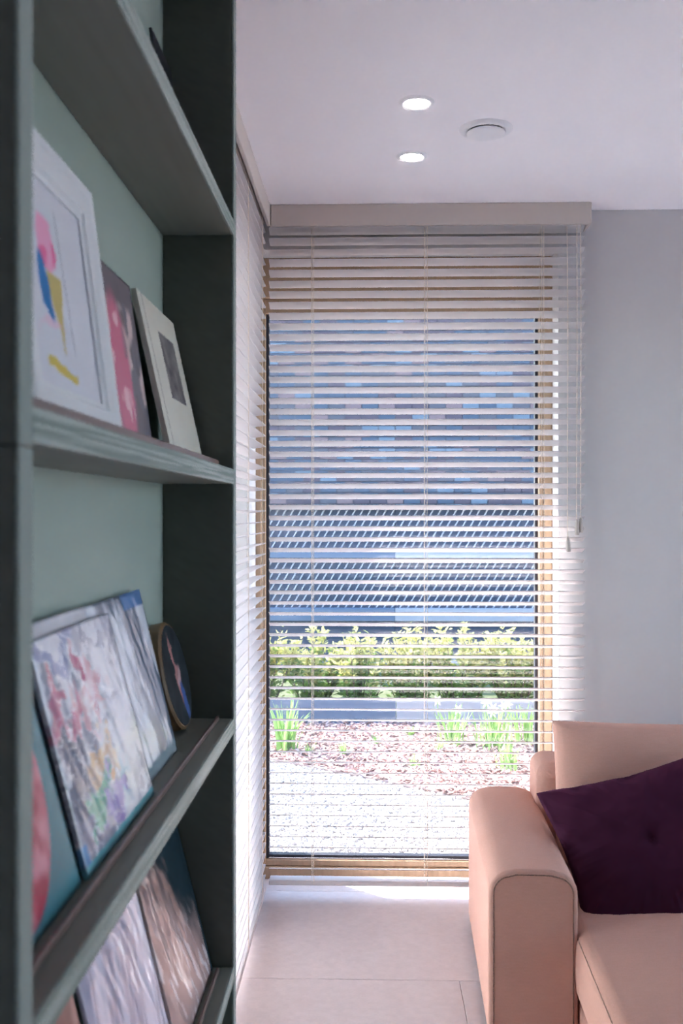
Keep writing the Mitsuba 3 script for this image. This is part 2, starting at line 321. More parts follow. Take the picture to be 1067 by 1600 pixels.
# ---------------------------------------------------------------- sleeves and pictures leaning on the ledges
def sleeve_mesh(w, h, t, wrinkle=0.0, seed=0, nu=64, nv=64):
    """card: x along width, y along height, z out of the front; front may be wrinkled film"""
    u, v = np.meshgrid(np.linspace(0, 1, nu), np.linspace(0, 1, nv), indexing='ij')
    P = np.stack([u*3.2 + v*1.1, v*1.6 - u*0.4, np.full_like(u, seed*3.7)], -1)
    n1 = np.abs(meshkit.fbm(P*np.array([3.2, 1.3, 1]), 4, seed)-0.5)*2
    n2 = meshkit.fbm(P*np.array([7.0, 2.5, 1]), 3, seed+9)-0.5
    edge = np.minimum(np.minimum(u, 1-u), np.minimum(v, 1-v)); edge = np.clip(edge*12, 0, 1)
    zf = t + wrinkle*((0.6-n1)*1.2 + n2)*edge
    F = np.stack([u*w, v*h, zf], -1).reshape(-1, 3); B = np.stack([u*w, v*h, 0*u], -1).reshape(-1, 3)
    idx = np.arange(nu*nv).reshape(nu, nv)
    q = np.stack([idx[:-1, :-1], idx[1:, :-1], idx[1:, 1:], idx[:-1, 1:]], -1).reshape(-1, 4)
    f = [q[:, [0, 1, 2]], q[:, [0, 2, 3]]]; m = nu*nv
    c = np.array([idx[0, 0], idx[-1, 0], idx[-1, -1], idx[0, -1]])
    f += [np.array([[c[0], c[2], c[1]], [c[0], c[3], c[2]]]) + m]
    for loop in (idx[:, 0], idx[-1, :], idx[::-1, -1], idx[0, ::-1]):
        a, b = loop[:-1], loop[1:]
        f += [np.stack([a, a+m, b+m], 1), np.stack([a, b+m, b], 1)]
    uv = np.stack([u, v], -1).reshape(-1, 2)
    return (np.vstack([F, B]), np.vstack(f)), np.vstack([uv, uv])

def lean(y0, Lb, Lt, zb, zt, roll=0.0):
    """matrix: local x -> +Y, local y -> up the lean, local z -> out of the wall (+X)"""
    up = np.array([-(Lt-Lb), 0, zt-zb]); h = np.linalg.norm(up); up /= h
    ex = np.array([0, 1.0, 0]); ez = np.cross(ex, up)
    m = np.eye(4); m[:3, 0], m[:3, 1], m[:3, 2] = ex, up, ez; m[:3, 3] = (-Lb, y0, zb)
    return T(m), h

def art_bsdf(name, fn, rough=0.25, coat=1.0, spec=0.6):
    return mat(name, pr(proc(fn), rough, clearcoat=coat, clearcoat_gloss=0.96, specular=spec))

def card(key, y0, w, Lb, Lt, zb, zt, t, m, wrinkle, seed, label, cat, group=None):
    M, h = lean(y0, Lb, Lt, zb, zt)
    (v, f), uv = sleeve_mesh(w, h, t, wrinkle, seed)
    scene[key] = {**ply((v, f), m, True if wrinkle else False, uv=uv), 'to_world': M}
    tag(key, label, cat, group)

def ell(u, v, cx, cy, rx, ry, soft=0.25):
    d = dr.sqrt(((u-cx)/rx)**2 + ((v-cy)/ry)**2)
    return 1 - smoothstep(1-soft, 1+soft, d)

def art_pink(p, n, uv):
    u, v = uv.x, uv.y
    c = mix((0.10, 0.085, 0.10), (0.17, 0.14, 0.16), fbm(u*4, v*6, 0.0, 3))
    g = fbm(u*5, v*4, 4.0, 3)
    c = mix(c, (0.55, 0.42, 0.42), smoothstep(0.5, 0.62, g)*smoothstep(0.86, 0.78, v))
    c = mix(c, (0.56, 0.13, 0.22), ell(u + 0.06*(g-0.5), v, 0.42, 0.42, 0.24, 0.42, 0.2))
    c = mix(c, (0.72, 0.42, 0.47), smoothstep(0.55, 0.66, fbm(u*9, v*7, 9.0, 2))*ell(u, v, 0.45, 0.38, 0.26, 0.42, 0.2))
    return mix(c, (0.14, 0.13, 0.16), smoothstep(0.52, 0.6, fbm(u*7+3, v*5, 2.0, 2))*smoothstep(0.5, 0.68, u))
A_PINK = art_bsdf('print_pink', art_pink, 0.35, 0.5)
def art_cream(p, n, uv):
    u, v = uv.x, uv.y
    c = mix((0.56, 0.54, 0.47), (0.62, 0.60, 0.53), fbm(u*3, v*3, 0.0, 3))
    ins = smoothstep(0.38, 0.39, u)*smoothstep(0.83, 0.82, u)*smoothstep(0.40, 0.41, v)*smoothstep(0.83, 0.82, v)
    c = mix(c, (0.07, 0.06, 0.075), ins*(0.7 + 0.3*fbm(u*12, v*12, 1.0, 2)))
    return mix(c, (0.34, 0.32, 0.28), smoothstep(0.10, 0.105, u)*smoothstep(0.125, 0.12, u))
A_CREAM = art_bsdf('print_cream', art_cream, 0.4, 0.3)
def art_comic(p, n, uv):
    u, v = uv.x, uv.y
    g = fbm(u*5, v*5, 0.0, 4) - 0.5; h = fbm(u*11, v*9, 4.0, 3) - 0.5
    d1, d2, k = voronoi(u*9 + 3*g, v*8 + 3*h)
    c = mix((0.34, 0.33, 0.41), (0.70, 0.68, 0.74), smoothstep(0.2, 0.8, k))
    c = mix(c, (0.50, 0.12, 0.22), ell(u+0.5*g, v+0.5*h, 0.22, 0.62, 0.24, 0.14, 0.12)*smoothstep(0.12, 0.22, k))
    c = mix(c, (0.62, 0.34, 0.40), ell(u+0.6*h, v+0.5*g, 0.52, 0.66, 0.14, 0.16, 0.2)*smoothstep(0.4, 0.5, k))
    c = mix(c, (0.15, 0.15, 0.21), ell(u+0.5*h, v+0.4*g, 0.11, 0.40, 0.17, 0.17, 0.12))
    c = mix(c, (0.60, 0.36, 0.18), ell(u+0.4*g, v+0.4*h, 0.46, 0.38, 0.14, 0.08, 0.15))
    c = mix(c, (0.12, 0.38, 0.28), ell(u+0.5*h, v+0.5*g, 0.26, 0.24, 0.22, 0.13, 0.15)*smoothstep(0.2, 0.3, k))
    c = mix(c, (0.36, 0.28, 0.56), ell(u+0.3*g, v+0.3*h, 0.46, 0.15, 0.16, 0.10, 0.1))
    c = mix(c, (0.20, 0.42, 0.56), ell(u+0.4*g, v+0.4*h, 0.66, 0.24, 0.12, 0.08, 0.15)*0.8)
    c = mix(c, (0.24, 0.26, 0.46), ell(u+0.4*g, v+0.3*h, 0.18, 0.90, 0.16, 0.06, 0.15)*0.8)
    c = mix(c, (0.86, 0.84, 0.88), smoothstep(0.09, 0.03, d2-d1)*0.7)
    c = mix(c, (0.78, 0.75, 0.80), ell(u + g, v + h, 0.78, 0.50, 0.28, 0.44, 0.35)*0.75)  # pale right half: reflection on the film painted into the print
    c = mix(c, (0.10, 0.26, 0.50), smoothstep(0.06, 0.05, u)*smoothstep(0.14, 0.12, v))
    return mix(c, (0.16, 0.42, 0.48), smoothstep(0.050, 0.042, v))
A_COMIC = art_bsdf('print_comic', art_comic, 0.13, 1.0, 1.0)
def art_silver(p, n, uv):
    u, v = uv.x, uv.y
    g = fbm(u*7 + v*2, v*2.5, 0.0, 4)
    c = mix((0.125, 0.16, 0.22), (0.66, 0.68, 0.76), smoothstep(0.36, 0.58, g))  # dark streaks: shadows of the film's wrinkles painted in
    c = mix(c, (0.12, 0.23, 0.46), smoothstep(0.90, 0.92, v)*smoothstep(0.55, 0.6, u))
    return mix(c, (0.24, 0.32, 0.36), smoothstep(0.10, 0.06, v))
A_SILVER = art_bsdf('print_silver', art_silver, 0.13, 1.0, 1.0)
def art_grey(p, n, uv):
    return mix((0.40, 0.40, 0.45), (0.62, 0.61, 0.66), fbm(uv.x*4, uv.y*6, 2.0, 3))
A_GREY = art_bsdf('print_grey', art_grey, 0.3)
def art_teal(p, n, uv):
    u, v = uv.x, uv.y
    c = mix((0.03, 0.15, 0.19), (0.06, 0.24, 0.28), fbm(u*3, v*3, 0.0, 3))
    disk = ell(u, v, 0.42, 0.50, 0.45, 0.47, 0.02)
    r = mix((0.40, 0.02, 0.06), (0.62, 0.24, 0.30), smoothstep(0.40, 0.62, fbm(u*5, v*5, 6.0, 3)))
    return mix(c, r, disk)
A_TEAL = art_bsdf('print_teal', art_teal, 0.3)
def art_lilac(p, n, uv):
    u, v = uv.x, uv.y
    g = fbm(u*14 - v*3.0, v*1.2, 0.0, 3)
    return mix((0.40, 0.38, 0.48), (0.66, 0.62, 0.72), smoothstep(0.35, 0.6, g))
A_LILAC = art_bsdf('print_lilac', art_lilac, 0.13, 1.0, 1.0)
def art_dusk(p, n, uv):
    u, v = uv.x, uv.y
    g = fbm(u*4 + v*2, v*3, 0.0, 4)
    c = mix((0.012, 0.03, 0.04), (0.45, 0.30, 0.28), smoothstep(0.15, -0.2, v - 0.70 + 0.75*(u-0.45) + 0.5*(g-0.5)))
    c = mix(c, (0.70, 0.60, 0.60), smoothstep(0.60, 0.72, fbm(u*26+v*10, v*6, 1.0, 2))*smoothstep(0.9, 0.4, v+u*0.4))
    return mix(c, (0.02, 0.04, 0.05), smoothstep(0.93, 0.95, u))
A_DUSK = art_bsdf('print_dusk', art_dusk, 0.13, 1.0, 1.0)
M_DARKC = mat('dark_card', pr((0.02, 0.022, 0.028), 0.35, clearcoat=0.6))
M_RUST = art_bsdf('print_rust', lambda p, n, uv: mix((0.10, 0.03, 0.03), (0.40, 0.20, 0.17), fbm(uv.x*5, uv.y*5, 0.0, 3)), 0.3)

# upper ledge
card('picture_card', 1.295, 0.236, 0.338, 0.378, 1.4612, 1.728, 0.006, A_PINK, 0.0006, 2, 'pink and dark grey printed card between the white frame and the cream booklet', 'card')
card('booklet', 1.552, 0.296, 0.317, 0.376, 1.4612, 1.730, 0.009, A_CREAM, 0, 3, 'cream booklet with a small dark picture leaning at the far end of the upper ledge', 'booklet')
# framed picture
FW, FB0, FT0 = 0.330, 0.329, 0.372
Mf, FH = lean(0.931, FB0, FT0, 1.4612, 1.788)
def moulding(w, h, b):
    prof = [(0, 0), (0, 0.014), (0.006, 0.018), (0.012, 0.0165), (0.020, 0.0175), (0.030, 0.014), (0.040, 0.0135), (0.044, 0.010), (b, 0.009), (b, 0)]
    cor = [(0, 0, 1, 1), (w, 0, -1, 1), (w, h, -1, -1), (0, h, 1, -1)]
    v = np.array([[cx+sx*d, cy_+sy*d, z] for cx, cy_, sx, sy in cor for d, z in prof]); n = len(prof); f = []
    for k in range(4):
        a, b2 = k*n, ((k+1) % 4)*n
        for j in range(n):
            j2 = (j+1) % n
            f += [[a+j, b2+j, b2+j2], [a+j, b2+j2, a+j2]]
    m = trimesh.Trimesh(v, np.array(f), process=False); trimesh.repair.fix_normals(m); return m
scene['framed_picture__frame'] = {**ply(moulding(FW, FH, 0.050), M_WHITEF, 25), 'to_world': Mf}
labels['framed_picture__frame'] = {'label': 'moulded white painted frame'}
def art_water(p, n, uv):
    u, v = uv.x, uv.y
    w = 0.10*(fbm(u*9, v*9, 0.0, 3)-0.5)
    c = mix((0.60, 0.60, 0.66), (0.64, 0.64, 0.70), fbm(u*3, v*3, 5.0, 2))
    c = mix(c, (0.80, 0.32, 0.50), ell(u+w, v+w, 0.40, 0.635, 0.105, 0.085, 0.15)*0.9)
    c = mix(c, (0.72, 0.05, 0.24), ell(u+w, v+w, 0.485, 0.625, 0.028, 0.04, 0.3)*0.8)
    c = mix(c, (0.72, 0.05, 0.24), ell(u+w, v+w, 0.35, 0.575, 0.05, 0.025, 0.3)*0.7)
    c = mix(c, (0.02, 0.16, 0.42), ell(u+w + 0.3*(v-0.47), v+w, 0.345, 0.47, 0.055, 0.11, 0.15))
    tri = smoothstep(0.012, 0.0, dr.abs(u+0.4*w-0.462-0.05*(0.5-v)) - 0.075*smoothstep(0.27, 0.545, v))*smoothstep(0.27, 0.29, v)*smoothstep(0.55, 0.535, v)
    c = mix(c, (0.52, 0.40, 0.09), tri*0.9)
    s = smoothstep(0.022, 0.012, dr.abs(v+0.5*w - (0.225-0.10*(u-0.40))))*smoothstep(0.27, 0.30, u)*smoothstep(0.60, 0.57, u)
    c = mix(c, (0.58, 0.44, 0.05), s*0.95)
    c = mix(c, (0.75, 0.45, 0.58), ell(u+w, v+w, 0.36, 0.35, 0.10, 0.02, 0.5)*0.5)
    return mix(c, (0.20, 0.20, 0.26), smoothstep(0.006, 0.003, dr.abs(u-0.575+0.10*(v-0.5)))*smoothstep(0.28, 0.32, v)*smoothstep(0.80, 0.76, v)*0.8)  # grey line: shading at the mat edge, drawn on the paper
A_WATER = mat('watercolour', pr(proc(art_water), 0.7))
aw, ah = FW-0.09, FH-0.09
(v_, f_), uv_ = sleeve_mesh(aw, ah, 0.004, 0, 0, 2, 2)
uvf = np.stack([(v_[:, 0]+0.045)/FW, (v_[:, 1]+0.045)/FH], 1)
scene['framed_picture__print'] = {**ply((v_ + np.array([0.045, 0.045, 0.002]), f_), A_WATER, False, uv=uvf), 'to_world': Mf}
labels['framed_picture__print'] = {'label': 'white paper with pink, blue and yellow watercolour shapes'}
tag('framed_picture', 'white framed watercolour of pink, blue and yellow shapes on the upper ledge', 'picture')
# middle ledge
zs = SHELVES[2] + 0.0003
card('record_sleeve', 0.770, 0.262, 0.3055, 0.374, zs, 1.245, 0.005, A_TEAL, 0.0006, 5, 'teal record sleeve with a big red disc, half hidden by the near bookcase post', 'record sleeve')
card('record_sleeve_001', 1.036, 0.268, 0.317, 0.3805, zs, 1.255, 0.004, A_GREY, 0.0008, 6, 'grey record sleeve showing only its top edge behind the colourful plastic wrapped one', 'record sleeve')
card('record_sleeve_002', 1.044, 0.322, 0.302, 0.3665, zs, 1.240, 0.005, A_COMIC, 0.0040, 7, 'shiny plastic wrapped record sleeve with a colourful pink, green and lilac collage', 'record sleeve')
card('record_sleeve_003', 1.308, 0.312, 0.3185, 0.3815, zs, 1.253, 0.004, A_SILVER, 0.0045, 8, 'silvery crinkled plastic wrapped sleeve with a dark blue top corner, left of the round plaque', 'record sleeve')
# round plaque
rp, tp = 0.096, 0.030
pl = lathe([(0.0001, 0), (rp-0.004, 0), (rp, 0.004), (rp, tp-0.004), (rp-0.004, tp), (0.0001, tp)], 56)
def rim_col(p, n, uv): return mix((0.12, 0.07, 0.03), (0.20, 0.12, 0.055), fbm(p.x*40, p.y*40, p.z*40, 3))
M_RIM = mat('plaque_wood', pr(proc(rim_col), 0.45))
zc = SHELVES[2] + rp*math.cos(0.22) + 0.001
Mp = T().translate([-0.372, 1.757, zc]).rotate([0, 1, 0], 90-math.degrees(0.22))
scene['round_plaque__body'] = {**ply(pl, M_RIM, 35), 'to_world': Mp}
labels['round_plaque__body'] = {'label': 'brown wooden rim'}
fc = lathe([(0.0001, 0), (rp-0.012, 0), (rp-0.006, 0.001), (0.0001, 0.0014)][::1], 48)
fc = lathe([(0.0001, 0.0), (rp-0.006, 0.0), (rp-0.007, 0.0012), (0.0001, 0.0014)], 48)
def plaque_col(p, n, uv):
    u, v = (p.y-1.757)/rp, (p.z-zc)/rp
    c = mix((0.008, 0.012, 0.016), (0.02, 0.03, 0.036), fbm(u*4, v*4, 0.0, 2))
    w = 0.3*(fbm(u*5, v*5, 1.0, 2)-0.5)
    c = mix(c, (0.42, 0.20, 0.19), ell(u+w+0.22*v, v, -0.05, 0.15, 0.10, 0.60, 0.3)*0.8)
    c = mix(c, (0.55, 0.35, 0.36), ell(u+w, v+w, 0.12, 0.0, 0.10, 0.12, 0.3)*0.7)
    return mix(c, (0.04, 0.09, 0.26), ell(u+w*0.5+0.2*v, v, 0.12, -0.42, 0.13, 0.34, 0.2))
scene['round_plaque__face'] = {**ply(fc, mat('plaque_face', pr(proc(plaque_col), 0.7, specular=0.2)), 35), 'to_world': Mp @ T().translate([0, 0, tp])}
labels['round_plaque__face'] = {'label': 'black face with a small pink and blue picture'}
tag('round_plaque', 'round black plaque with wooden rim leaning at the far end of the middle ledge', 'plaque')
# lower ledge
zs = SHELVES[1] + 0.0003
card('record_sleeve_004', 0.915, 0.295, 0.302, 0.370, zs, 0.795, 0.005, M_RUST, 0.003, 11, 'rust coloured sleeve just peeping out at the bottom left of the lower ledge', 'record sleeve')
card('record_sleeve_005', 1.232, 0.308, 0.302, 0.370, zs, 0.795, 0.005, A_LILAC, 0.004, 12, 'pale lilac plastic wrapped sleeve on the lower ledge, left of the dark one', 'record sleeve')
card('record_sleeve_006', 1.552, 0.316, 0.302, 0.372, zs, 0.800, 0.006, A_DUSK, 0.004, 13, 'dark sleeve with a glossy dusty pink picture at the far end of the lower ledge', 'record sleeve')
# top ledge
card('record_sleeve_007', 1.700, 0.168, 0.345, 0.380, SHELVES[4]+0.0003, 2.212, 0.005, M_DARKC, 0, 14, 'dark card whose top edge shows on the highest ledge near the ceiling', 'card')

# ---------------------------------------------------------------- sofa
def rounded_block(x0, x1, y0, y1, z0, z1, rs, puff=(0, 0, 0), edge=0.016, power=6.0):
    """block hull of spheres, refined, puffed"""
    s = []
    r = rs
    pts = [(a, b, c) for a in (x0+r, x1-r) for b in (y0+r, y1-r) for c in (z0+r, z1-r)]
    sp = m3.Manifold.sphere(r, 40)
    h = m3.Manifold.batch_hull([sp.translate(p) for p in pts]).refine_to_length(edge)
    m = h.to_mesh(); v = np.array(m.vert_properties[:, :3], float); f = np.array(m.tri_verts)
    c = np.array([(x0+x1)/2, (y0+y1)/2, (z0+z1)/2]); half = np.array([(x1-x0)/2, (y1-y0)/2, (z1-z0)/2])
    q = (v-c)/half
    for k in range(3):
        o = [i for i in range(3) if i != k]
        b = np.clip(1-q[:, o[0]]**2, 0, 1)*np.clip(1-q[:, o[1]]**2, 0, 1)
        v[:, k] += puff[k]*np.sign(q[:, k])*np.abs(q[:, k])**2*b
    return trimesh.Trimesh(v, f, process=False)
AX0, AX1, AY0, AY1, AZ = 0.333, 0.562, 2.575, 3.41, 0.447
def arm_mesh():
    prof = sbox(AX0, 0.035, AX1, AZ)
    r = 0.050
    pts = [(AX0, 0.035)] + [(AX0+r-r*math.cos(a), AZ-r+r*math.sin(a)) for a in np.linspace(0, math.pi/2, 10)] + [(AX1-r+r*math.sin(a), AZ-r+r*math.cos(a)) for a in np.linspace(0, math.pi/2, 10)] + [(AX1, 0.035)]
    pts = np.array(pts)
    P = Polygon(pts)
    def ring(inset):
        c = np.array([(AX0+AX1)/2, 0.24])
        q = pts.copy()
        # inward offset of the outline
        t = np.gradient(q, axis=0); nrm = np.stack([t[:, 1], -t[:, 0]], 1); nrm /= np.linalg.norm(nrm, axis=1, keepdims=True)
        q = q + nrm*inset
        q[0] = (pts[0][0]+inset, 0.035); q[-1] = (pts[-1][0]-inset, 0.035)
        # slight crown of the top
        u = (q[:, 0]-c[0])/((AX1-AX0)/2)
        q[:, 1] += 0.010*np.clip(1-u*u, 0, 1)*(q[:, 1] > 0.3)
        # top resampled along itself
        return q
    top = np.linspace(0, 1, 8)[1:-1]
    def dens(q):
        i = 10
        mid = q[i] + (q[i+1]-q[i])*top[:, None]
        u = (mid[:, 0]-(AX0+AX1)/2)/((AX1-AX0)/2)
        mid[:, 1] = np.maximum(q[i][1], q[i+1][1]) + 0.006*(1-u*u)
        sideL = q[0] + (q[1]-q[0])*np.linspace(0, 1, 8)[1:-1][:, None]
        sideR = q[-2] + (q[-1]-q[-2])*np.linspace(0, 1, 8)[1:-1][:, None]
        return np.vstack([q[:1], sideL, q[1:i+1], mid, q[i+1:-1], sideR, q[-1:]])
    rf, rb = 0.013, 0.060
    rings = []
    for a in np.linspace(0, math.pi/2, 6):
        rings.append((AY0 + rf*(1-math.sin(a)), rf*(1-math.cos(a))))
    rings = [(AY0 + rf*(1-math.sin(a)), rf*(1-math.sin(math.pi/2-a)) if False else rf*(1-math.cos(a))) for a in np.linspace(math.pi/2, 0, 6)]
    for y in np.linspace(AY0+rf, AY1-rb, 16)[1:]:
        rings.append((y, 0.0))
    for a in np.linspace(0, math.pi/2, 8)[1:]:
        rings.append((AY1-rb+rb*math.sin(a), rb*(1-math.cos(a))))
    R_ = [np.column_stack([dens(ring(i))[:, 0], np.full(len(dens(ring(i))), y), dens(ring(i))[:, 1]]) for y, i in rings]
    n = len(R_[0]); v = np.vstack(R_); f = []
    for k in range(len(R_)-1):
        for j in range(n):
            j2 = (j+1) % n
            f += [[k*n+j, k*n+j2, (k+1)*n+j2], [k*n+j, (k+1)*n+j2, (k+1)*n+j]]
    for e, flip in ((0, False), (len(R_)-1, True)):
        c = len(v); v = np.vstack([v, R_[e].mean(0)])
        f += [[c, e*n+(j+1) % n, e*n+j] if not flip else [c, e*n+j, e*n+(j+1) % n] for j in range(n)]
    m = trimesh.Trimesh(v, np.array(f), process=False); trimesh.repair.fix_normals(m)
    return m, R_[0]
arm, front_ring = arm_mesh()
put('sofa__armrest', arm, M_SOFA, 50)
seam = front_ring.copy(); seam[:, 1] -= 0.0005
put('sofa__armrest__piping', tube(seam, 0.0013, 6), M_SEAM, True)
labels['sofa__armrest__piping'] = {'label': 'dark seam line around the arm front'}
put('sofa__base', rounded_block(0.560, 2.35, 2.62, 3.40, 0.035, 0.12, 0.02), M_SOFA, True)
# clear of the arm: the cushion is narrower behind the arm's front
put('sofa__seat_cushion', rounded_block(0.560, 1.33, 1.72, 3.16, 0.122, 0.300, 0.032, (0.006, 0.0, 0.026), 0.02), M_SOFA, True)
put('sofa__seat_cushion', rounded_block(1.335, 2.34, 2.40, 3.16, 0.122, 0.300, 0.032, (0.0, 0.0, 0.026), 0.03), M_SOFA, True)
# seam of the seat's left top edge
sm = [[0.5625, y, 0.2815] for y in np.linspace(1.76, 2.60, 12)]
put('sofa__seat_cushion__piping', tube(sm, 0.0022, 6), M_SEAM, True)
put('sofa__base', rounded_block(0.566, 1.33, 1.76, 2.615, 0.035, 0.119, 0.02), M_SOFA, True)
put('sofa__backrest', rounded_block(0.538, 2.35, 3.185, 3.41, 0.125, 0.578, 0.045, (0.0, 0.0, 0.0), 0.03), M_SOFA, True)
def cushion(hw, hh, ht, pinch=0.10, seed=0, n=64, wr=0.006):
    """square scatter cushion: two bulging sides meeting in a seam with drawn-out corners, x right, y up, z out"""
    u, v = np.meshgrid(np.linspace(-1, 1, n), np.linspace(-1, 1, n), indexing='ij')
    sx = 1 - pinch*(1-v*v)*0 - pinch*np.cos(v*np.pi/2)**1.2*0.55
    sy = 1 - pinch*np.cos(u*np.pi/2)**1.2*0.55
    x, y = u*sx*hw, v*sy*hh
    b = (np.clip(1-u**2, 0, 1)**0.5)*(np.clip(1-v**2, 0, 1)**0.5)
    P = np.stack([u*2.2, v*2.2, np.full_like(u, seed*5.1)], -1)
    ed = np.clip(1-np.maximum(np.abs(u), np.abs(v)), 0, 1)
    ang = np.arctan2(v, u)
    fold = meshkit.fbm(np.stack([np.cos(ang)*6, np.sin(ang)*6, ed*1.2+seed], -1), 3, seed)-0.5
    z = ht*b**0.75 + wr*2.0*fold*np.exp(-ed*5)*np.clip(ed*14, 0, 1) + wr*(meshkit.fbm(P, 3, seed)-0.5)*b
    return u, v, x, y, z
def cushion_mesh(hw, hh, ht, seed, button=0.0, pinch=0.10, wr=0.006, n=64):
    u, v, x, y, z = cushion(hw, hh, ht, pinch, seed, n, wr)
    if button:
        d = np.sqrt((x/0.05)**2 + (y/0.05)**2); z = z - button*np.exp(-d*1.6)
    F = np.stack([x, y, z], -1).reshape(-1, 3); B = np.stack([x, y, -z], -1).reshape(-1, 3)
    idx = np.arange(n*n).reshape(n, n)
    q = np.stack([idx[:-1, :-1], idx[1:, :-1], idx[1:, 1:], idx[:-1, 1:]], -1).reshape(-1, 4)
    f = np.vstack([q[:, [0, 1, 2]], q[:, [0, 2, 3]]])
    m = trimesh.Trimesh(np.vstack([F, B]), np.vstack([f, f[:, ::-1] + n*n]), process=False)
    m.merge_vertices(); m.update_faces(m.nondegenerate_faces()); return m
def frame_of(center, ux, vy):
    ux = np.array(ux, float); ux /= np.linalg.norm(ux); vy = np.array(vy, float); vy -= ux*(ux@vy); vy /= np.linalg.norm(vy)
    m = np.eye(4); m[:3, 0], m[:3, 1], m[:3, 2] = ux, vy, np.cross(ux, vy); m[:3, 3] = center
    return m
# back cushions of the sofa
def back_cushion(x0, x1):
    hw, hh = (x1-x0)/2, 0.215
    n = 56
    u, v = np.meshgrid(np.linspace(-1, 1, n), np.linspace(-1, 1, n), indexing='ij')
    b = (np.clip(1-np.abs(u)**5, 0, 1)**0.5)*(np.clip(1-np.abs(v)**4, 0, 1)**0.5)
    P = np.stack([u*3, v*3, u*0 + x0*4], -1)
    z = 0.085*b + 0.006*(meshkit.fbm(P, 3, 4)-0.5)*b
    x = u*hw*(1-0.018*np.cos(v*np.pi/2)); y = v*hh*(1-0.03*np.cos(u*np.pi/2)*(v > 0) + 0.05*np.exp(-((np.abs(u)-0.96)/0.05)**2)*(v > 0.5)*0)
    F = np.stack([x, y, z], -1).reshape(-1, 3); B = np.stack([x, y, -z], -1).reshape(-1, 3)
    idx = np.arange(n*n).reshape(n, n)
    q = np.stack([idx[:-1, :-1], idx[1:, :-1], idx[1:, 1:], idx[:-1, 1:]], -1).reshape(-1, 4); f = np.vstack([q[:, [0, 1, 2]], q[:, [0, 2, 3]]])
    m = trimesh.Trimesh(np.vstack([F, B]), np.vstack([f, f[:, ::-1] + n*n]), process=False); m.merge_vertices(); m.update_faces(m.nondegenerate_faces())
    m.apply_transform(frame_of(((x0+x1)/2, 3.085, 0.520), (1, 0, 0), (0, 0.13, 1))); return m
put('sofa__back_cushion', back_cushion(0.575, 1.32), M_SOFA, True)
put('sofa__back_cushion', back_cushion(1.345, 2.33), M_SOFA, True)
for x, y in ((0.37, 2.62), (0.37, 3.36), (0.62, 1.85), (1.25, 1.85), (2.28, 3.36), (2.28, 2.7)):
    put('sofa__foot', trimesh.creation.cylinder(0.018, 0.036, sections=16, transform=trimesh.transformations.translation_matrix((x, y, 0.018))), M_FOOT, 30)
tag('sofa', 'salmon pink fabric sofa with a rounded armrest under the back window', 'sofa')
# the sofa stands a little askew to the wall
ROT = T().translate([0.342, 3.41, 0]).rotate([0, 0, 1], -1.9).translate([-0.342, -3.41, 0])
for k in list(scene):
    if k.startswith('sofa__'): scene[k]['to_world'] = ROT
# purple cushion
PC = frame_of((0.787, 2.800, 0.450), (0.25, 0.0, 0.066), (-0.032, 0.150, 0.178))
pc = cushion_mesh(0.262, 0.228, 0.075, 5, 0.034, 0.17, 0.034, 110); pc.apply_transform(PC)
put('purple_cushion__cover', pc, M_VELVET, True)
btn = lathe([(0.0001, 0.0), (0.013, 0.0), (0.015, 0.003), (0.010, 0.008), (0.0001, 0.010)], 24); btn.apply_translation((0, 0, 0.040)); btn.apply_transform(PC)
put('purple_cushion__button', btn, M_VELVET, 40)
tag('purple_cushion', 'dark purple velvet scatter cushion with a centre button leaning on the sofa', 'cushion')

# ---------------------------------------------------------------- garden
GZ = -0.06
put('ground', bx(-30, 30, 3.93, 45, GZ-0.2, GZ-0.015), M_LAWN); struct('ground', 'lawn around the house')
put('ground__side_lawn', bx(-30, XL-0.31, -20, 3.93, GZ-0.2, GZ-0.015), M_LAWN)
put('added_paving', bx(XR+0.31, 14, -8, 3.92, GZ-0.2, GZ-0.01), M_BOUNCE); struct('added_paving', 'pale paving added outside the right wall to bounce light indoors')  # unseen pale ground added to bounce light onto the ceiling
put('ground__side_lawn', bx(14, 30, -20, 3.93, GZ-0.2, GZ-0.015), M_LAWN)
pathp = Polygon([(-6, 3.94), (3.5, 3.94), (1.55, 4.20), (0.50, 4.98), (-0.10, 5.42), (-0.58, 5.745), (-1.4, 6.2), (-6, 6.6)])
side = Polygon([(-6, -1), (XL-0.32, -1), (XL-0.32, 3.94), (-6, 3.94)])
def slab(poly, z0, z1):
    m = trimesh.creation.extrude_polygon(poly, z1-z0, engine='earcut'); m.apply_translation((0, 0, z0)); return m
put('garden_path', join(slab(pathp, GZ-0.03, GZ), slab(side, GZ-0.03, GZ)), M_GRAVEL); struct('garden_path', 'white gravel path')
bedp = Polygon([(3.5, 3.96), (1.55, 4.21), (0.50, 4.99), (-0.10, 5.43), (-0.58, 5.755), (-1.4, 6.21), (-1.6, 6.6), (-1.6, 6.86), (5, 6.86), (5, 3.96)])
put('planting_bed', slab(bedp, GZ-0.03, GZ+0.012), M_SOIL); struct('planting_bed', 'planting bed of bark mulch')
from shapely import contains_xy
def scatter(poly, x0, x1, y0, y1, n):
    out = []
    while len(out) < n:
        p = np.stack([rng.uniform(x0, x1, n), rng.uniform(y0, y1, n)], 1)
        out += list(p[contains_xy(poly, p[:, 0], p[:, 1])])
    return np.array(out[:n])
def many(base, pos, scale, rots):
    v = np.asarray(base.vertices); f = np.asarray(base.faces)
    vs = np.einsum('kij,knj->kni', rots, v[None]*scale[:, None, :]) + pos[:, None, :]
    fs = f[None] + (np.arange(len(pos))*len(v))[:, None, None]
    return trimesh.Trimesh(vs.reshape(-1, 3), fs.reshape(-1, 3), process=False)
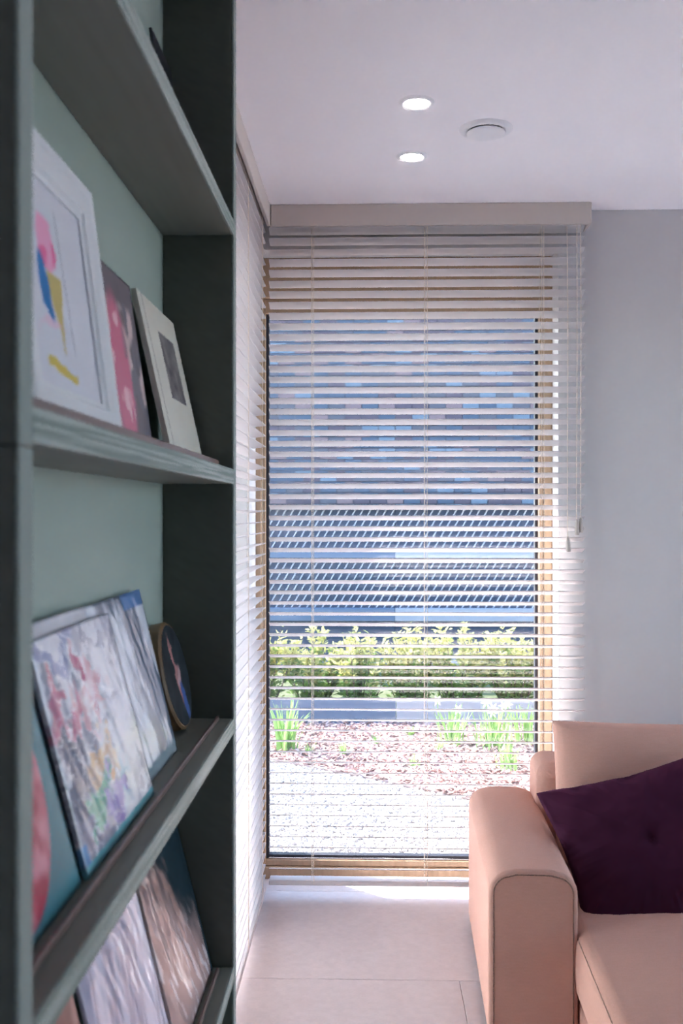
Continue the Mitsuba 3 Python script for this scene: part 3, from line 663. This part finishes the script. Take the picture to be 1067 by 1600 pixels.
def rand_rot(n, tilt=0.5):
    a = rng.uniform(0, 2*np.pi, n); b = rng.normal(0, tilt, n); c = rng.normal(0, tilt, n)
    z = np.zeros(n); o = np.ones(n)
    Rz = np.stack([np.stack([np.cos(a), -np.sin(a), z], -1), np.stack([np.sin(a), np.cos(a), z], -1), np.stack([z, z, o], -1)], 1)
    Rx = np.stack([np.stack([o, z, z], -1), np.stack([z, np.cos(b), -np.sin(b)], -1), np.stack([z, np.sin(b), np.cos(b)], -1)], 1)
    Ry = np.stack([np.stack([np.cos(c), z, np.sin(c)], -1), np.stack([z, o, z], -1), np.stack([-np.sin(c), z, np.cos(c)], -1)], 1)
    return Rz @ Rx @ Ry
xy = scatter(pathp, -0.9, 1.6, 3.96, 5.9, 9000)
s = rng.uniform(0.006, 0.013, (len(xy), 1))*rng.uniform(0.7, 1.3, (len(xy), 3))
put('path_gravel', many(trimesh.creation.icosphere(0), np.column_stack([xy, np.full(len(xy), GZ+0.003)]), s, rand_rot(len(xy))), M_GRAVEL)
tag('path_gravel', 'white gravel covering the sunny path outside the window', 'gravel', kind='stuff')
chip = trimesh.creation.box((1, 1, 1))
for i, m in enumerate(M_BARK):
    n = 3200
    xy = scatter(bedp, -1.1, 2.0, 4.3, 6.71, n)
    s = np.stack([rng.uniform(0.02, 0.055, n), rng.uniform(0.006, 0.016, n), rng.uniform(0.003, 0.007, n)], 1)
    put('bark_mulch__' + ('pale_chips', 'red_chips', 'dark_chips')[i], many(chip, np.column_stack([xy, GZ+0.016+rng.uniform(0, 0.012, n)]), s, rand_rot(n, 0.35)), m)
    labels['bark_mulch__' + ('pale_chips', 'red_chips', 'dark_chips')[i]] = {'kind': 'stuff'}
tag('bark_mulch', 'pinkish brown bark chips over the planting bed', 'mulch', kind='stuff')

def blade(p0, h, ang, bend, w, segs=5):
    t = np.linspace(0, 1, segs+1); d = np.array([math.cos(ang), math.sin(ang)])
    side = np.array([-d[1], d[0], 0])
    c = np.column_stack([p0[0] + d[0]*bend*t**2, p0[1] + d[1]*bend*t**2, p0[2] + h*(t - 0.25*abs(bend)/h*t**2)])
    ww = w*np.clip(1-t**3, 0.06, 1)*0.5
    v = np.vstack([c + side*ww[:, None], c - side*ww[:, None]]); n = segs+1; f = []
    for k in range(segs): f += [[k, n+k, n+k+1], [k, n+k+1, k+1]]
    return trimesh.Trimesh(v, np.array(f), process=False), c[-1]
def clump(key, x, y, n, h, spread, flowers, label, cat='plant', w=0.016, group=None):
    ms, pet = [], []
    for _ in range(n):
        a = rng.uniform(0, 2*np.pi); r = rng.uniform(0, spread)
        m, tip = blade((x+r*math.cos(a), y+r*math.sin(a), GZ+0.01), h*rng.uniform(0.6, 1.05), a+rng.normal(0, 0.5), rng.uniform(0.0, 0.45)*h, w*rng.uniform(0.7, 1.2))
        ms.append(m)
    put(key + '__leaves', join(*ms), M_BLADE); labels[key + '__leaves'] = {'kind': 'stuff'}
    for k in range(flowers):
        a = rng.uniform(0, 2*np.pi); fx, fy = x+rng.uniform(-spread, spread)*1.3, y+rng.uniform(-spread, spread)*0.6
        fz = GZ + h*rng.uniform(0.8, 1.1)
        st = put(key + '__flower', tube([[fx, fy, GZ+0.01], [fx+0.005, fy, fz*0.6], [fx, fy-0.012, fz]], 0.0025, 5), M_BLADE)
        ps = []
        for j in range(6):
            b = j*math.pi/3
            P = np.array([[0, 0, 0], [0.020*math.cos(b-0.3), -0.004, 0.020*math.sin(b-0.3)], [0.036*math.cos(b), -0.006, 0.036*math.sin(b)], [0.020*math.cos(b+0.3), -0.004, 0.020*math.sin(b+0.3)]])
            ps.append(trimesh.Trimesh(P + np.array([fx, fy-0.014, fz]), [[0, 1, 2], [0, 2, 3]], process=False))
        put(st + '__petals', join(*ps), M_PETAL)
    tag(key, label, cat, group)
clump('bulb_plant', -0.50, 5.95, 34, 0.36, 0.07, 0, 'tall clump of strap leaves at the left edge of the back window', w=0.022)
clump('bulb_plant_001', 0.50, 6.15, 34, 0.26, 0.10, 2, 'leafy bulb clump with white flowers, leftmost of the flowering clumps on the right')
clump('bulb_plant_002', 0.74, 6.05, 36, 0.27, 0.11, 4, 'leafy bulb clump with white flowers, the middle one of the three on the right')
clump('bulb_plant_003', 0.97, 6.15, 34, 0.28, 0.10, 3, 'leafy bulb clump with white flowers beside the right window frame')
clump('bulb_plant_004', 0.78, 5.55, 22, 0.17, 0.09, 0, 'low leafy clump in the mulch in front of the white flowers')
for k, (x, y, nm) in enumerate(((-0.155, 5.85, 'leftmost small green sprout in the bark mulch'), (0.03, 6.1, 'small green sprout in the bark mulch below the middle of the hedge'), (0.26, 6.35, 'small green sprout in the mulch nearest the hedge'), (0.42, 5.95, 'small green sprout in the mulch just left of the flowering clumps'), (0.25, 5.58, 'small green sprout in the mulch nearest the gravel path'), (-0.36, 5.85, 'small green sprout right beside the tall strap leaf clump'))):
    clump('sprout' + (f'_{k:03d}' if k else ''), x, y, 12, 0.085, 0.028, 0, nm, 'sprout', 0.012)

# shrubs
def shrub(key, x, y, h, rad, n, label):
    pos, tipd = [], []
    stems = []
    for _ in range(26):
        a = rng.uniform(0, 2*np.pi); r = rad*math.sqrt(rng.uniform(0, 1))
        bx_, by_ = x + 0.3*r*math.cos(a), y + 0.3*r*math.sin(a)
        tx, ty, tz = x + r*math.cos(a), y + 0.75*r*math.sin(a), GZ + h*rng.uniform(0.72, 1.04)*(1-0.25*(r/rad)**2)
        stems.append(np.array([[bx_, by_, GZ+0.02], [(bx_+tx)/2, (by_+ty)/2, GZ+0.45*(tz-GZ)], [tx, ty, tz]]))
    put(key + '__stems', join(*[tube(s, [0.005, 0.004, 0.002], 5) for s in stems]), M_STEM); labels[key + '__stems'] = {'kind': 'stuff'}
    lf = np.array([[0, 0, 0], [0.5, 0.22, 0.04], [1.0, 0, -0.06], [0.5, -0.22, 0.04]]); ff = np.array([[0, 1, 2], [0, 2, 3]])
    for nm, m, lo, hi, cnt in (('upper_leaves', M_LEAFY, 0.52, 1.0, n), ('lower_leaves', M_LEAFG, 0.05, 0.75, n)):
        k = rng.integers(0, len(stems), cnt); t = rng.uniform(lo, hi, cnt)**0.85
        P = np.stack([np.interp(t_, [0, .5, 1], stems[k_][:, 0]) for t_, k_ in zip(t, k)])
        Q = np.stack([np.interp(t_, [0, .5, 1], stems[k_][:, 1]) for t_, k_ in zip(t, k)])
        Z = np.stack([np.interp(t_, [0, .5, 1], stems[k_][:, 2]) for t_, k_ in zip(t, k)])
        pos = np.column_stack([P, Q, Z]) + rng.normal(0, 0.012, (cnt, 3))
        az, el, ro = rng.uniform(0, 2*np.pi, cnt), rng.normal(0.55, 0.35, cnt), rng.normal(0, 0.6, cnt)
        d = np.stack([np.cos(az)*np.cos(el), np.sin(az)*np.cos(el), np.sin(el)], -1)
        s_ = np.cross(d, [0, 0, 1.0]); s_ /= np.linalg.norm(s_, axis=1, keepdims=True); u_ = np.cross(s_, d)
        s2 = s_*np.cos(ro)[:, None] + u_*np.sin(ro)[:, None]; u2 = np.cross(s2, d)
        L = rng.uniform(0.035, 0.062, cnt)
        v = pos[:, None] + L[:, None, None]*(lf[None, :, :1]*d[:, None] + lf[None, :, 1:2]*s2[:, None] + lf[None, :, 2:]*u2[:, None])
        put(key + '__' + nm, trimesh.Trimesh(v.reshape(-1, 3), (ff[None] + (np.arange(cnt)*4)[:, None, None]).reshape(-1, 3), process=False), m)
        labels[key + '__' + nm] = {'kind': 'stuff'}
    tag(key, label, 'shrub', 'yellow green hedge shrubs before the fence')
HL = ['leftmost shrub of the yellow green hedge, behind the tall strap leaves', 'second yellow green hedge shrub from the left', 'third yellow green hedge shrub from the left, left of where the fence rails turn pale',
      'middle shrub of the yellow green hedge, where the pale fence rails begin', 'third yellow green hedge shrub from the right', 'second yellow green hedge shrub from the right, behind the white flowers', 'rightmost shrub of the yellow green hedge beside the window frame']
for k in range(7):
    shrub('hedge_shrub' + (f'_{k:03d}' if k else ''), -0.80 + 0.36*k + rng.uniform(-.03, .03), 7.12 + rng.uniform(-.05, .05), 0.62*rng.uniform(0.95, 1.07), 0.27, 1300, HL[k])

# low edging board and the fence
def plank(key, x0, x1, y0, y1, z0, z1, m): return put(key, cbox(x0, x1, y0, y1, z0, z1, 0.004), m)
plank('edging_board', -1.5, 0.175, 6.74, 6.775, GZ, GZ+0.17, M_FSHADE); tag('edging_board', 'edging board under the left part of the hedge, shade painted in as dark blue grey', 'board')
plank('edging_board_001', 0.178, 3.2, 6.74, 6.775, GZ, GZ+0.17, M_FLIT); tag('edging_board_001', 'edging board under the right part of the hedge, light painted in as pale blue grey', 'board')
FY = 9.2
def fence(key, x0, x1, rail, label):
    plank(key + '__backboard', x0, x1, FY+0.02, FY+0.04, GZ-0.05, 1.40, M_FDARK)
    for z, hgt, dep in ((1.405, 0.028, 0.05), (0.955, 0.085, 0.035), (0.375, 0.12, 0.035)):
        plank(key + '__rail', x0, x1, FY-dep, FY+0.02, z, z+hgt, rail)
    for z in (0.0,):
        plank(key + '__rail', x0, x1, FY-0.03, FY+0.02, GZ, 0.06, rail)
    for (z0, z1) in ((1.042, 1.403), (0.497, 0.953)):
        nx = int((x1-x0)/0.0715)
        hh = z1-z0; run = hh*0.58
        base = cbox(-0.0065, 0.0065, -0.006, 0.006, -hh/2, hh/2, 0.001)
        base.vertices[:, 0] += base.vertices[:, 2]/hh*run
        sh = ply(base, M_FSLAT)
        for j in range(nx):
            cx = x0 + 0.035 + 0.0715*j
            if cx-run/2-0.007 < x0 or cx+run/2+0.007 > x1: continue
            puts(key + '__lath', sh, T().translate([cx, FY+0.012, (z0+z1)/2]))
        for j in list(range(-9, 0)) + list(range(nx+9)):          # the ones the panel's ends cut short
            cx = x0 + 0.035 + 0.0715*j
            if cx-run/2-0.007 >= x0 and cx+run/2+0.007 <= x1: continue
            g = Polygon([(cx-run/2-0.0065, z0), (cx-run/2+0.0065, z0), (cx+run/2+0.0065, z1), (cx+run/2-0.0065, z1)]).intersection(sbox(x0+0.001, z0, x1-0.001, z1))
            if g.area < 2e-4: continue
            m = trimesh.creation.extrude_polygon(g, 0.012, engine='earcut')
            m.apply_transform(np.array([[1, 0, 0, 0], [0, 0, -1, FY+0.018], [0, 1, 0, 0], [0, 0, 0, 1.0]]))
            put(key + '__lath', m, M_FSLAT)
    for x in (x0+0.03, x1-0.03):
        plank(key + '__post', x-0.03, x+0.03, FY+0.041, FY+0.10, GZ-0.05, 1.42, M_FDARK)
    tag(key, label, 'fence')
fence('garden_fence', -1.06, 0.229, M_FSHADE, 'dark blue garden fence panel with slanted laths, shade painted into its rails')
fence('garden_fence_001', 0.231, 2.9, M_FLIT, 'garden fence panel with slanted laths and light painted into its pale rails, behind the right of the hedge')

# neighbour's brick building
HY = 13.4
plank('neighbour_house__wall', -1.75, 7.0, HY+0.005, HY+1.5, GZ-0.1, 4.7, M_MORTAR)
bw, bh, bd = 0.215, 0.065, 0.02
bsh = [ply(cbox(-bw/2, bw/2, -bd, 0.004, -bh/2, bh/2, 0.003), m) for m in M_BRICK]
Rb = random.Random(11)
rest = [[] for _ in M_BRICK]
cand = []
for r_ in range(60):
    z = 0.1 + 0.075*r_
    if z > 4.65: break
    for j in range(-8, 31):
        x = j*0.225 + (0.1125 if r_ % 2 else 0)
        if x-bw/2 < -1.75 or x+bw/2 > 7.0: continue
        cand.append((x, z, Rb.choices(range(5), (5, 4, 4, 2, 2))[0], Rb.uniform(-0.004, 0.003)))
cand.sort(key=lambda c: (not (1.5 < c[1] < 4.05 and -1.4 < c[0] < 2.3), abs(c[0]-0.4)))
for i, (x, z, k, dy) in enumerate(cand):
    if i < 300: puts('neighbour_house__brick', bsh[k], T().translate([x, HY+dy, z]))
    else: rest[k].append(bx(x-bw/2, x+bw/2, HY+dy-bd, HY+0.004, z-bh/2, z+bh/2))
for k, w in enumerate(('blue', 'grey', 'purple', 'rose', 'pale')):
    put(f'neighbour_house__{w}_brickwork', join(*rest[k]), M_BRICK[k]); labels[f'neighbour_house__{w}_brickwork'] = {'kind': 'stuff'}
tag('neighbour_house', 'shaded brick house wall rising behind the garden fence', 'building')
